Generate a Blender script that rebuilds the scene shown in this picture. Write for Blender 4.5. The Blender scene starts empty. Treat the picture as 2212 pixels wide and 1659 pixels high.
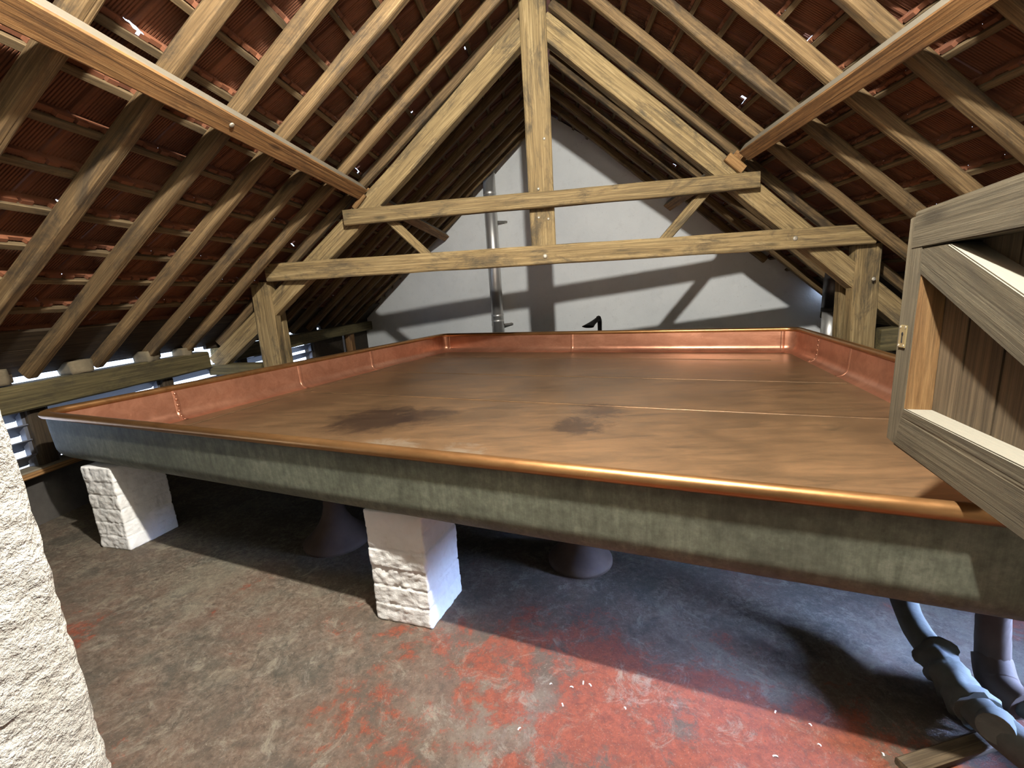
import bpy, bmesh, math, random
from mathutils import Vector, Matrix, noise
import numpy as np

C = bpy.context.scene.collection
random.seed(7)
V = Vector

# ------------------------------------------------------------------ camera
CAM_H = 1.55
sc = bpy.context.scene
cam_d = bpy.data.cameras.new('camera')
cam = bpy.data.objects.new('camera', cam_d); C.objects.link(cam)
cam_d.sensor_fit = 'HORIZONTAL'; cam_d.sensor_width = 36.0
cam_d.lens = 950.0 / 2212 * 36.0
cam_d.clip_start = 0.02; cam_d.clip_end = 200
R = ((0.99561447, 0.04275622, -0.08320896),
     (0.07263623, 0.207229, 0.97559219),
     (-0.05895595, 0.97735769, -0.20321454))
cam.matrix_world = Matrix(((R[0][0], R[0][1], -R[0][2], 0),
                           (R[1][0], R[1][1], -R[1][2], 0),
                           (R[2][0], R[2][1], -R[2][2], CAM_H),
                           (0, 0, 0, 1)))
sc.camera = cam

# ------------------------------------------------------------------ world, exposure, lights
vs = sc.view_settings
vs.view_transform = 'Standard'; vs.look = 'None'; vs.gamma = 1.0
vs.use_curve_mapping = False
vs.exposure = 0.0
sc.cycles.max_bounces = 8
sc.cycles.diffuse_bounces = 2
sc.cycles.glossy_bounces = 4
sc.cycles.sample_clamp_indirect = 6
world = bpy.data.worlds.new('overcast_sky'); sc.world = world
world.use_nodes = True
bg = world.node_tree.nodes['Background']
bg.inputs['Color'].default_value = (0.56, 0.71, 1.0, 1)
bg.inputs['Strength'].default_value = 5.0

LAMP = V((0.10, 0.80, 3.62))
def lamp(name, kind, energy, color, loc):
    d = bpy.data.lights.new(name, kind); d.energy = energy; d.color = color
    o = bpy.data.objects.new(name, d); C.objects.link(o); o.location = loc
    return o, d
# the one bare bulb, unseen, assumed under the ridge just inside the doorway
bulb, bd = lamp('bulb', 'POINT', 1350, (1.0, 0.97, 0.905), LAMP)
bd.shadow_soft_size = 0.05
def portal(loc, aim, sx, sy):
    o, d = lamp('daylight_portal', 'AREA', 0, (1, 1, 1), loc)
    d.shape = 'RECTANGLE'; d.size = sx; d.size_y = sy
    d.cycles.is_portal = True
    o.rotation_euler = (V(aim) - V(loc)).to_track_quat('-Z', 'Z').to_euler()
    return o

# added lamp for the blue floor pool; right doorway assumed, beyond the frame
added_lamp, dd_ = lamp('added_daylight_lamp', 'AREA', 52, (0.38, 0.54, 1.0), (4.12, 1.22, 0.98))
dd_.shape = 'RECTANGLE'; dd_.size = 0.9; dd_.size_y = 0.5; dd_.spread = math.radians(27)
added_lamp.rotation_euler = (V((0.72, 1.66, 0.0)) - added_lamp.location).to_track_quat('-Z', 'Y').to_euler()

# ------------------------------------------------------------------ shared roof figures
M = 0.82
BL, BR = 4.30, 4.502            # rafter underside: z = BL + M x (left), z = BR - M x (right)
XR = (BR - BL) / (2 * M); ZR = BL + M * XR
CS = 1 / math.sqrt(1 + M * M); SN = M * CS
GA, GB = 8.35, -0.32            # gable inner face: y = GA + GB x
def gable_y(x): return GA + GB * x
DIRL, NL = V((-CS, 0, -SN)), V((-SN, 0, CS))     # down-slope / outward
DIRR, NR = V((CS, 0, -SN)), V((SN, 0, CS))
def slope_pt(side, s, y, off=0.0):
    d, n = (DIRL, NL) if side < 0 else (DIRR, NR)
    return V((XR, y, ZR)) + d * s + n * off

# ------------------------------------------------------------------ node helpers
class NT:
    def __init__(self, name):
        self.m = bpy.data.materials.new(name); self.m.use_nodes = True
        self.t = self.m.node_tree
        self.b = self.t.nodes['Principled BSDF']
    def n(self, typ, **kw):
        x = self.t.nodes.new(typ)
        for k, v in kw.items():
            if k.startswith('i_'):
                x.inputs[k[2:].replace('_', ' ')].default_value = v
            else: setattr(x, k, v)
        return x
    def l(self, a, b): self.t.links.new(a, b)
    def coord(self, scale=(1, 1, 1), rnd=False, loc=(0, 0, 0)):
        tc = self.n('ShaderNodeTexCoord')
        mp = self.n('ShaderNodeMapping'); mp.inputs['Scale'].default_value = scale
        mp.inputs['Location'].default_value = loc
        src = tc.outputs['Object']
        if rnd:
            oi = self.n('ShaderNodeObjectInfo')
            mul = self.n('ShaderNodeMath', operation='MULTIPLY'); mul.inputs[1].default_value = 40.0
            self.l(oi.outputs['Random'], mul.inputs[0])
            ad = self.n('ShaderNodeVectorMath', operation='ADD')
            self.l(src, ad.inputs[0]); self.l(mul.outputs[0], ad.inputs[1]); src = ad.outputs[0]
        self.l(src, mp.inputs['Vector']); return mp.outputs[0]
    def noise(self, vec, scale, detail=4, rough=0.55, dist=0.0):
        x = self.n('ShaderNodeTexNoise'); x.inputs['Scale'].default_value = scale
        x.inputs['Detail'].default_value = detail; x.inputs['Roughness'].default_value = rough
        x.inputs['Distortion'].default_value = dist
        self.l(vec, x.inputs['Vector']); return x.outputs['Fac']
    def ramp(self, fac, stops, interp='LINEAR'):
        x = self.n('ShaderNodeValToRGB'); x.color_ramp.interpolation = interp
        e = x.color_ramp.elements
        while len(e) > 1: e.remove(e[-1])
        e[0].position = stops[0][0]; e[0].color = self.c4(stops[0][1])
        for p, c in stops[1:]:
            q = e.new(p); q.color = self.c4(c)
        self.l(fac, x.inputs['Fac']); return x.outputs['Color']
    def c4(self, c):
        if isinstance(c, (int, float)): return (c, c, c, 1)
        return (c[0], c[1], c[2], 1)
    def mix(self, fac, a, b, mode='MIX'):
        x = self.n('ShaderNodeMix', data_type='RGBA', blend_type=mode)
        for s, v in ((x.inputs[0], fac), (x.inputs[6], a), (x.inputs[7], b)):
            if hasattr(v, 'is_linked'): self.l(v, s)
            elif isinstance(v, (int, float)) and s == x.inputs[0]: s.default_value = v
            else: s.default_value = self.c4(v)
        return x.outputs[2]
    def math(self, op, a, b=0.0, clamp=False):
        x = self.n('ShaderNodeMath', operation=op); x.use_clamp = clamp
        for s, v in ((x.inputs[0], a), (x.inputs[1], b)):
            if hasattr(v, 'is_linked'): self.l(v, s)
            else: s.default_value = v
        return x.outputs[0]
    def bump(self, h, strength=0.4, dist=0.01, prev=None):
        x = self.n('ShaderNodeBump'); x.inputs['Strength'].default_value = strength
        x.inputs['Distance'].default_value = dist
        self.l(h, x.inputs['Height'])
        if prev is not None: self.l(prev, x.inputs['Normal'])
        self.l(x.outputs[0], self.b.inputs['Normal']); return x.outputs[0]
    def set(self, **kw):
        for k, v in kw.items():
            s = self.b.inputs[k.replace('_', ' ')]
            if hasattr(v, 'is_linked'): self.l(v, s)
            elif isinstance(v, tuple): s.default_value = self.c4(v)
            else: s.default_value = v

def wood(name, pale, mid, dark, rough=0.8, stain=0.55, spec=0.25, split=False, dust_lit=None):
    """length along local X; fine grain, checks, a few knots, grey-black weather stains"""
    k = NT(name)
    v1 = k.coord((0.55, 15, 15), True)
    g = k.noise(v1, 2.4, 8, 0.72, 0.9)
    v2 = k.coord((0.9, 85, 85), True)
    f = k.noise(v2, 1.0, 5, 0.7, 0.4)
    v3 = k.coord((1.3, 3.5, 3.5), True)
    s = k.noise(v3, 1.6, 8, 0.72, 0.6)
    col = k.ramp(g, [(0.33, dark), (0.47, mid), (0.64, pale)])
    col = k.mix(k.ramp(f, [(0.38, 0.8), (0.56, 0.0)]), col, tuple(0.55 * x for x in mid), 'MIX')
    col = k.mix(k.math('MULTIPLY', k.ramp(s, [(0.50, 0.0), (0.64, 1.0)]), stain), col, tuple(0.35 * x + 0.01 for x in dark))
    vo = k.n('ShaderNodeTexVoronoi'); vo.inputs['Scale'].default_value = 1.0
    k.l(k.coord((1.4, 5, 5), True), vo.inputs['Vector'])
    kn = k.ramp(vo.outputs['Distance'], [(0.05, 1.0), (0.13, 0.0)])
    col = k.mix(k.math('MULTIPLY', kn, 0.65), col, tuple(0.4 * x for x in dark))
    if split:       # one long drying check wandering along the middle of the faces
        sp = k.n('ShaderNodeSeparateXYZ'); tc = k.n('ShaderNodeTexCoord'); k.l(tc.outputs['Object'], sp.inputs[0])
        wob = k.math('MULTIPLY', k.math('SUBTRACT', k.noise(k.coord((0.9, 0, 0)), 1.5, 3, 0.6), 0.5), 0.05)
        dd = k.math('ABSOLUTE', k.math('SUBTRACT', k.math('ADD', sp.outputs[1], 0.012), wob))
        col = k.mix(k.math('MULTIPLY', k.ramp(dd, [(0.0012, 1.0), (0.0032, 0.0)]), 0.85), col, (0.018, 0.008, 0.003))
    hs = k.n('ShaderNodeHueSaturation'); k.l(col, hs.inputs['Color'])
    oi = k.n('ShaderNodeObjectInfo')
    k.l(k.math('ADD', k.math('MULTIPLY', oi.outputs['Random'], 0.35), 0.82), hs.inputs['Value'])
    colo = hs.outputs[0]
    if dust_lit:        # pale dust tone on upward faces, with their lamp-lit brightness painted in
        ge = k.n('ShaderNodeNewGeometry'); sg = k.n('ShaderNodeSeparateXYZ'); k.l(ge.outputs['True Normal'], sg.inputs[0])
        colo = k.mix(k.math('MULTIPLY', k.ramp(sg.outputs[2], [(0.45, 0.0), (0.6, 1.0)]), 0.85), colo, dust_lit)
    k.set(Base_Color=colo, Roughness=rough)
    k.b.inputs['Specular IOR Level'].default_value = spec
    crack = k.ramp(k.noise(k.coord((0.25, 22, 22), True), 1.0, 2, 0.5, 0.3), [(0.30, 0.0), (0.36, 1.0)])
    h = k.math('ADD', k.math('MULTIPLY', g, 0.5), k.math('ADD', k.math('MULTIPLY', f, 0.5), crack))
    k.bump(h, 0.55, 0.006)
    return k.m

MAT = {}
MAT['truss'] = wood('old_pine', (0.30, 0.222, 0.108), (0.200, 0.139, 0.062), (0.060, 0.046, 0.024), stain=0.75)
MAT['rafter'] = wood('rafter_pine', (0.215, 0.145, 0.070), (0.128, 0.080, 0.035), (0.042, 0.028, 0.014), stain=0.7)
MAT['batten'] = wood('batten_pine', (0.17, 0.122, 0.063), (0.115, 0.078, 0.038), (0.05, 0.035, 0.018), stain=0.5)
MAT['purlin'] = wood('purlin_pine', (0.33, 0.185, 0.075), (0.215, 0.108, 0.038), (0.065, 0.030, 0.011), stain=0.4, split=True, dust_lit=(0.155, 0.145, 0.112))
MAT['plate'] = wood('mossy_oak', (0.15, 0.122, 0.056), (0.095, 0.076, 0.033), (0.042, 0.034, 0.017), stain=0.5)
MAT['darkwood'] = wood('dark_board', (0.06, 0.043, 0.025), (0.04, 0.028, 0.016), (0.018, 0.013, 0.008), stain=0.5)
MAT['door'] = wood('grey_oak', (0.112, 0.095, 0.062), (0.084, 0.069, 0.043), (0.052, 0.042, 0.026), stain=0.35, dust_lit=(0.20, 0.188, 0.148))
MAT['board'] = wood('door_board_oak', (0.115, 0.083, 0.047), (0.08, 0.057, 0.032), (0.045, 0.032, 0.018), stain=0.35)
MAT['newboard'] = wood('door_fresh_oak', (0.27, 0.16, 0.066), (0.195, 0.107, 0.040), (0.11, 0.056, 0.02), stain=0.1)

def simple(name, col, rough=0.6, metal=0.0, spec=0.4, vary=0.25, scale=6, bump=0.15):
    k = NT(name); v = k.coord((1, 1, 1), True)
    f = k.noise(v, scale, 5, 0.6)
    c = k.ramp(f, [(0.3, tuple(x * (1 - vary) for x in col)), (0.7, tuple(min(1, x * (1 + vary)) for x in col))])
    k.set(Base_Color=c, Roughness=rough, Metallic=metal)
    k.b.inputs['Specular IOR Level'].default_value = spec
    if bump: k.bump(k.noise(v, scale * 6, 4, 0.6), bump, 0.004)
    return k.m
MAT['iron'] = simple('rusty_iron', (0.075, 0.05, 0.036), 0.75, 0.2)
MAT['lagging'] = simple('grey_lagging', (0.10, 0.105, 0.092), 0.9, vary=0.35, bump=0.5)
MAT['darkiron'] = simple('black_iron', (0.02, 0.018, 0.017), 0.7, 0.3)
MAT['bracket'] = simple('zinc_bracket', (0.30, 0.29, 0.26), 0.5, 0.8)
MAT['paper'] = simple('paper', (0.75, 0.74, 0.70), 0.8, bump=0)
MAT['bolt'] = simple('bolt_head', (0.42, 0.38, 0.30), 0.55, 0.5)
MAT['brass'] = simple('worn_brass', (0.52, 0.42, 0.22), 0.45, 0.75)
MAT['stone'] = simple('stone_block', (0.13, 0.105, 0.065), 0.95, vary=0.4, bump=0.6)
MAT['louvre'] = simple('grey_louvre', (0.10, 0.105, 0.125), 0.45, 0.0, vary=0.15)
MAT['plastergrey'] = simple('grey_render', (0.06, 0.054, 0.047), 0.95, bump=0.4)

def m_steel():
    k = NT('stainless_flue'); v = k.coord((30, 30, 0.6))
    f = k.noise(v, 1, 3, 0.5)
    k.set(Base_Color=(0.62, 0.61, 0.58), Metallic=0.8, Roughness=k.math('ADD', k.math('MULTIPLY', f, 0.16), 0.34))
    return k.m
MAT['steel'] = m_steel()
MAT['darksteel'] = simple('sooty_flue', (0.10, 0.10, 0.105), 0.4, 0.9, vary=0.2, bump=0)

def m_gable():
    k = NT('limewash'); v = k.coord((1, 1, 1))
    a = k.noise(v, 1.1, 6, 0.6); b = k.noise(v, 7, 6, 0.65)
    c = k.ramp(a, [(0.3, (0.62, 0.64, 0.64)), (0.65, (0.71, 0.725, 0.715))])
    c = k.mix(k.math('MULTIPLY', k.ramp(b, [(0.55, 0.0), (0.78, 1.0)]), 0.35), c, (0.50, 0.50, 0.49))
    sp = k.noise(v, 45, 3, 0.5)
    c = k.mix(k.math('MULTIPLY', k.ramp(sp, [(0.69, 0.0), (0.74, 1.0)]), 0.5), c, (0.25, 0.23, 0.2))
    k.set(Base_Color=c, Roughness=0.95)
    k.bump(k.math('ADD', k.math('MULTIPLY', b, 0.7), k.math('MULTIPLY', sp, 0.3)), 0.25, 0.02)
    return k.m
MAT['gable'] = m_gable()

def m_stucco():
    k = NT('rough_stucco'); v = k.coord((1, 1, 1))
    a = k.noise(v, 38, 6, 0.65); b = k.noise(v, 9, 4, 0.6)
    c = k.ramp(b, [(0.35, (0.58, 0.56, 0.49)), (0.7, (0.70, 0.685, 0.62))])
    c = k.mix(k.math('MULTIPLY', k.ramp(a, [(0.33, 1.0), (0.45, 0.0)]), 0.45), c, (0.36, 0.33, 0.27))
    k.set(Base_Color=c, Roughness=0.95)
    k.bump(k.math('ADD', a, k.math('MULTIPLY', b, 0.6)), 1.0, 0.035)
    return k.m
MAT['stucco'] = m_stucco()

def m_brick():
    k = NT('whitewashed_brick'); v = k.coord((1, 1, 1))
    a = k.noise(v, 16, 6, 0.65); b = k.noise(v, 3.5, 4, 0.6)
    c = k.ramp(b, [(0.3, (0.74, 0.72, 0.67)), (0.65, (0.86, 0.85, 0.82))])
    c = k.mix(k.math('MULTIPLY', k.ramp(a, [(0.60, 0.0), (0.75, 1.0)]), 0.35), c, (0.40, 0.33, 0.25))
    k.set(Base_Color=c, Roughness=0.85)
    k.bump(a, 0.5, 0.015)
    return k.m
MAT['brick'] = m_brick()

def m_tile():
    k = NT('terracotta_tile'); v = k.coord((1, 1, 1))
    a = k.noise(v, 2.2, 4, 0.6); b = k.noise(v, 30, 5, 0.65)
    c = k.ramp(a, [(0.3, (0.095, 0.031, 0.012)), (0.7, (0.18, 0.060, 0.021))])
    c = k.mix(k.math('MULTIPLY', k.ramp(b, [(0.45, 0.0), (0.75, 1.0)]), 0.5), c, (0.10, 0.038, 0.02))
    k.set(Base_Color=c, Roughness=0.85)
    k.bump(b, 0.3, 0.004)
    return k.m
MAT['tile'] = m_tile()

def m_floor():
    k = NT('worn_red_concrete'); v = k.coord((1, 1, 1))
    big = k.noise(v, 0.9, 5, 0.6, 0.3)
    med = k.noise(v, 3.6, 9, 0.74, 0.35)
    fine = k.noise(v, 30, 9, 0.8, 0.4)
    spk = k.noise(v, 110, 5, 0.7)
    conc = k.ramp(fine, [(0.36, (0.028, 0.024, 0.017)), (0.5, (0.095, 0.083, 0.061)), (0.62, (0.20, 0.178, 0.135))])
    conc = k.mix(k.math('MULTIPLY', k.ramp(med, [(0.40, 1.0), (0.47, 0.0)]), 0.55), conc, (0.046, 0.043, 0.034))
    red = k.ramp(fine, [(0.32, (0.075, 0.021, 0.013)), (0.6, (0.20, 0.050, 0.023))])
    sx = k.n('ShaderNodeSeparateXYZ'); k.l(v, sx.inputs[0])
    # paint survives best away from the trodden left-hand side and has gone under the pan
    gx = k.ramp(k.math('ADD', k.math('MULTIPLY', sx.outputs[0], 0.3), 0.66), [(0.0, 0.0), (0.75, 0.172)])
    gy = k.ramp(k.math('SUBTRACT', k.math('ADD', sx.outputs[1], k.math('MULTIPLY', sx.outputs[0], 0.30)), 1.2), [(0.45, 0.0), (0.85, 0.13)])
    msk = k.math('ADD', k.math('ADD', k.math('MULTIPLY', big, 0.42), k.math('MULTIPLY', med, 0.62)), k.math('ADD', k.math('MULTIPLY', fine, 0.26), k.math('SUBTRACT', gx, gy)))
    rm = k.ramp(msk, [(0.755, 0.0), (0.80, 0.93)])
    tint = k.ramp(msk, [(0.57, 0.0), (0.805, 0.75)])
    conc = k.mix(tint, conc, (0.110, 0.058, 0.038))
    blot = k.noise(k.coord((1, 1, 1), loc=(5, 9, 0)), 2.2, 7, 0.7, 0.5)
    conc = k.mix(k.math('MULTIPLY', k.ramp(blot, [(0.47, 0.0), (0.60, 1.0)]), 0.6), conc, (0.052, 0.045, 0.033))
    conc = k.mix(k.math('MULTIPLY', k.ramp(blot, [(0.36, 1.0), (0.46, 0.0)]), 0.45), conc, (0.165, 0.145, 0.105))
    col = k.mix(rm, conc, red)
    dust_lit = k.ramp(k.noise(k.coord((1, 1, 1), loc=(3, 1, 0)), 7.5, 10, 0.85, 0.8), [(0.53, 0.0), (0.64, 1.0)])
    col = k.mix(k.math('MULTIPLY', dust_lit, 0.72), col, (0.21, 0.185, 0.14))
    drk = k.ramp(k.noise(k.coord((1, 1, 1), loc=(8, 4, 0)), 6.5, 9, 0.8, 0.5), [(0.60, 0.0), (0.66, 1.0)])
    col = k.mix(k.math('MULTIPLY', drk, 0.6), col, (0.050, 0.047, 0.038))
    col = k.mix(k.math('MULTIPLY', k.ramp(spk, [(0.58, 0.0), (0.66, 1.0)]), 0.6), col, (0.028, 0.025, 0.020))
    col = k.mix(k.math('MULTIPLY', k.ramp(spk, [(0.33, 1.0), (0.40, 0.0)]), 0.5), col, (0.27, 0.235, 0.175))
    k.set(Base_Color=col, Roughness=k.math('ADD', k.math('MULTIPLY', fine, 0.3), 0.5))
    k.b.inputs['Specular IOR Level'].default_value = 0.3
    k.bump(k.math('ADD', k.math('MULTIPLY', fine, 0.9), k.math('ADD', k.math('MULTIPLY', rm, 0.25), k.math('MULTIPLY', med, 0.6))), 0.5, 0.016)
    return k.m
MAT['floor'] = m_floor()

def m_copper(name, base, dark, metal, r0, r1, stains=()):
    k = NT(name)
    v = k.coord((1, 1, 1)); vs_ = k.coord((0.8, 3.5, 3.5))
    a = k.noise(v, 1.2, 6, 0.62, 0.4); b = k.noise(vs_, 2.6, 10, 0.75, 0.6)
    c = k.ramp(b, [(0.30, dark), (0.62, base)])
    c = k.mix(k.math('MULTIPLY', k.ramp(a, [(0.42, 0.0), (0.66, 1.0)]), 0.5), c, tuple(x * 0.62 for x in dark))
    scr = k.ramp(k.noise(k.coord((3, 40, 10)), 1.5, 3, 0.5, 1.5), [(0.70, 0.0), (0.74, 1.0)])
    c = k.mix(k.math('MULTIPLY', scr, 0.35), c, tuple(min(1, x * 1.5) for x in base))
    tc = k.n('ShaderNodeTexCoord')
    for (x, y, r, wob, colr, amt) in stains:
        d = k.n('ShaderNodeVectorMath', operation='DISTANCE'); k.l(tc.outputs['Object'], d.inputs[0]); d.inputs[1].default_value = (x * 0.945, y * 0.945, 0.652)
        dn = k.math('ADD', d.outputs['Value'], k.math('MULTIPLY', k.math('SUBTRACT', k.noise(v, 6, 6, 0.75, 0.6), 0.5), wob))
        mk = k.ramp(dn, [(r * 0.45, 1.0), (r, 0.0)])
        c = k.mix(k.math('MULTIPLY', mk, amt), c, colr)
    k.set(Base_Color=c, Metallic=metal, Roughness=k.math('ADD', k.math('MULTIPLY', b, r1 - r0), r0))
    k.bump(k.math('ADD', k.noise(v, 3.0, 4, 0.5), k.math('MULTIPLY', k.noise(v, 22, 3, 0.5), 0.15)), 0.12, 0.02)
    return k.m
DK = (0.035, 0.022, 0.018)
MAT['copper_floor'] = m_copper('tarnished_copper', (0.285, 0.166, 0.082), (0.135, 0.086, 0.047), 0.40, 0.28, 0.50,
    [(-1.42, 3.38, 0.44, 0.9, DK, 0.75), (-1.05, 3.45, 0.28, 0.6, DK, 0.6), (0.20, 3.02, 0.22, 0.6, DK, 0.7), (0.42, 3.38, 0.22, 0.6, DK, 0.6),
     (-1.10, 2.62, 0.25, 0.7, (0.34, 0.27, 0.19), 0.75), (-0.60, 2.50, 0.2, 0.6, (0.34, 0.27, 0.19), 0.7)])
MAT['copper_wall'] = m_copper('pink_copper', (0.56, 0.27, 0.165), (0.39, 0.165, 0.095), 0.66, 0.24, 0.44)
MAT['copper_rim'] = m_copper('polished_copper', (0.48, 0.26, 0.105), (0.34, 0.17, 0.065), 0.85, 0.24, 0.42)

def m_patina():
    k = NT('green_black_patina'); v = k.coord((1, 1, 1))
    st = k.noise(k.coord((24, 24, 2.5)), 1.6, 7, 0.7, 0.3); a = k.noise(v, 2.4, 7, 0.68); m = k.noise(v, 26, 6, 0.72)
    f = k.math('ADD', k.math('MULTIPLY', st, 0.45), k.math('MULTIPLY', m, 0.55))
    c = k.ramp(f, [(0.33, (0.060, 0.066, 0.044)), (0.50, (0.118, 0.126, 0.088)), (0.66, (0.20, 0.205, 0.150))])
    c = k.mix(k.math('MULTIPLY', k.ramp(a, [(0.46, 0.0), (0.66, 1.0)]), 0.65), c, (0.045, 0.047, 0.033))
    c = k.mix(k.math('MULTIPLY', k.ramp(k.noise(v, 9, 6, 0.75), [(0.66, 0.0), (0.72, 1.0)]), 0.5), c, (0.17, 0.26, 0.20))
    tc = k.n('ShaderNodeTexCoord'); mp = k.n('ShaderNodeMapping'); mp.inputs['Scale'].default_value = (1, 1, 0.13); k.l(tc.outputs['Object'], mp.inputs['Vector'])
    for (x, y, z, r) in DRIPS:      # old drip marks run down from the rim
        d = k.n('ShaderNodeVectorMath', operation='DISTANCE'); k.l(mp.outputs[0], d.inputs[0]); d.inputs[1].default_value = (x * 0.972, y * 0.972, (z + 0.02) * 0.13)
        dn = k.math('ADD', d.outputs['Value'], k.math('MULTIPLY', k.math('SUBTRACT', m, 0.5), 0.02))
        c = k.mix(k.math('MULTIPLY', k.ramp(dn, [(r * 0.6, 1.0), (r, 0.0)]), 0.8), c, (0.014, 0.014, 0.011))
    k.set(Base_Color=c, Metallic=0.08, Roughness=0.6)
    k.bump(k.math('ADD', st, m), 0.15, 0.006)
    return k.m
DRIPS = [(0.27, 1.42, 0.80, 0.012), (0.95, 1.19, 0.70, 0.010), (-1.30, 1.93, 0.78, 0.012), (0.35, 1.40, 0.72, 0.007), (-0.05, 1.53, 0.70, 0.007), (1.06, 1.15, 0.66, 0.009)]
MAT['patina'] = m_patina()

# ------------------------------------------------------------------ object helpers
def link(name, me, mat=None, parent=None, mw=None):
    o = bpy.data.objects.new(name, me); C.objects.link(o)
    if mat is not None: me.materials.append(MAT[mat] if isinstance(mat, str) else mat)
    if mw is None: mw = Matrix.Identity(4)
    if parent is not None:
        o.parent = parent
        o.matrix_basis = PW[parent.name].inverted() @ mw
    else:
        o.matrix_basis = mw
    PW[o.name] = mw.copy()
    return o
PW = {}
def tag(o, label=None, cat=None, group=None, kind=None):
    if label: o['label'] = label
    if cat: o['category'] = cat
    if group: o['group'] = group
    if kind: o['kind'] = kind
    return o
def thing(name, label, cat, loc=(0, 0, 0), group=None, kind=None):
    o = bpy.data.objects.new(name, None); C.objects.link(o)
    o.empty_display_size = 0.1; o.location = loc
    PW[o.name] = Matrix.Translation(V(loc))
    return tag(o, label, cat, group, kind)
def mesh(name, verts, faces, smooth=False):
    me = bpy.data.meshes.new(name); me.from_pydata([tuple(v) for v in verts], [], faces); me.update()
    if smooth: me.polygons.foreach_set('use_smooth', [True] * len(me.polygons))
    return me
def bm_mesh(name, bm, smooth=False):
    me = bpy.data.meshes.new(name); bmesh.ops.recalc_face_normals(bm, faces=bm.faces); bm.to_mesh(me); bm.free()
    if smooth: me.polygons.foreach_set('use_smooth', [True] * len(me.polygons))
    return me

def beam_mesh(L, w, h, ch=0.010, jit=0.004, seg=0.16, bow=(0, 0), seed=0, rounded=False):
    """squared timber along local X from 0 to L, softly chamfered and a little irregular"""
    n = max(2, int(L / seg)); vs_, fs = [], []
    hw, hh = w / 2, h / 2
    if rounded:
        sec = []
        for i in range(12):
            a = 2 * math.pi * (i + 0.5) / 12
            cx, cy = math.cos(a), math.sin(a)
            p = 0.34
            sec.append((hw * math.copysign(abs(cx) ** p, cx), hh * math.copysign(abs(cy) ** p, cy)))
    else:
        c = min(ch, hw * 0.4, hh * 0.4)
        sec = [(-hw + c, -hh), (hw - c, -hh), (hw, -hh + c), (hw, hh - c), (hw - c, hh), (-hw + c, hh), (-hw, hh - c), (-hw, -hh + c)]
    m = len(sec)
    for i in range(n + 1):
        t = i / n; x = L * t; b = 4 * t * (1 - t)
        for j, (y, z) in enumerate(sec):
            q = V((x * 2.2 + seed * 13.7, y * 9 + seed * 3.1, z * 9))
            d = noise.noise_vector(q) * jit
            e = noise.noise_vector(V((x * 0.7 + seed * 7.3, 0.3, seed))) * jit * 1.2
            vs_.append((x, y + d.y + e.y + bow[0] * b, z + d.z + e.z + bow[1] * b))
    for i in range(n):
        for j in range(m):
            k = (j + 1) % m
            fs.append((i * m + j, i * m + k, (i + 1) * m + k, (i + 1) * m + j))
    fs.append(tuple(range(m - 1, -1, -1))); fs.append(tuple(n * m + j for j in range(m)))
    return mesh('beam', vs_, fs)
_seed = [0]
def frame(p0, p1, up):
    x = (V(p1) - V(p0)).normalized(); z = V(up) - x * V(up).dot(x); z.normalize(); y = z.cross(x)
    return Matrix(((x.x, y.x, z.x, p0[0]), (x.y, y.y, z.y, p0[1]), (x.z, y.z, z.z, p0[2]), (0, 0, 0, 1)))
def beam(name, p0, p1, w, h, mat, up=(0, 0, 1), parent=None, **kw):
    _seed[0] += 1
    L = (V(p1) - V(p0)).length
    me = beam_mesh(L, w, h, seed=_seed[0], **kw)
    return link(name, me, mat, parent, frame(p0, p1, up))
def box(name, lo, hi, mat, parent=None, bevel=0.0):
    lo, hi = V(lo), V(hi); c = (lo + hi) / 2
    bm = bmesh.new(); bmesh.ops.create_cube(bm, size=1.0)
    for v in bm.verts: v.co = V((v.co.x * (hi.x - lo.x), v.co.y * (hi.y - lo.y), v.co.z * (hi.z - lo.z)))
    if bevel: bmesh.ops.bevel(bm, geom=bm.edges[:], offset=bevel, segments=2, affect='EDGES')
    return link(name, bm_mesh(name, bm), mat, parent, Matrix.Translation(c))
def prism(name, poly, y0, y1, mat, parent=None, kind=None):
    """polygon in XZ extruded along Y; y0/y1 may be functions of x"""
    f0 = y0 if callable(y0) else (lambda x: y0); f1 = y1 if callable(y1) else (lambda x: y1)
    n = len(poly)
    vs_ = [(x, f0(x), z) for x, z in poly] + [(x, f1(x), z) for x, z in poly]
    bm = bmesh.new(); bv = [bm.verts.new(v) for v in vs_]
    bm.faces.new(bv[:n]); bm.faces.new(bv[n:][::-1])
    for i in range(n):
        j = (i + 1) % n; bm.faces.new((bv[i], bv[n + i], bv[n + j], bv[j]))
    return link(name, bm_mesh(name, bm), mat, parent)
def lathe(name, prof, mat, parent=None, mw=None, n=32, smooth=True):
    vs_, fs = [], []
    for r, z in prof:
        for j in range(n):
            a = 2 * math.pi * j / n; vs_.append((r * math.cos(a), r * math.sin(a), z))
    for i in range(len(prof) - 1):
        for j in range(n):
            k = (j + 1) % n; fs.append((i * n + j, i * n + k, (i + 1) * n + k, (i + 1) * n + j))
    fs.append(tuple(range(n - 1, -1, -1))); fs.append(tuple((len(prof) - 1) * n + j for j in range(n)))
    me = mesh(name, vs_, fs)
    if smooth:
        for p in me.polygons: p.use_smooth = len(p.vertices) == 4
    return link(name, me, mat, parent, mw)
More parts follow.
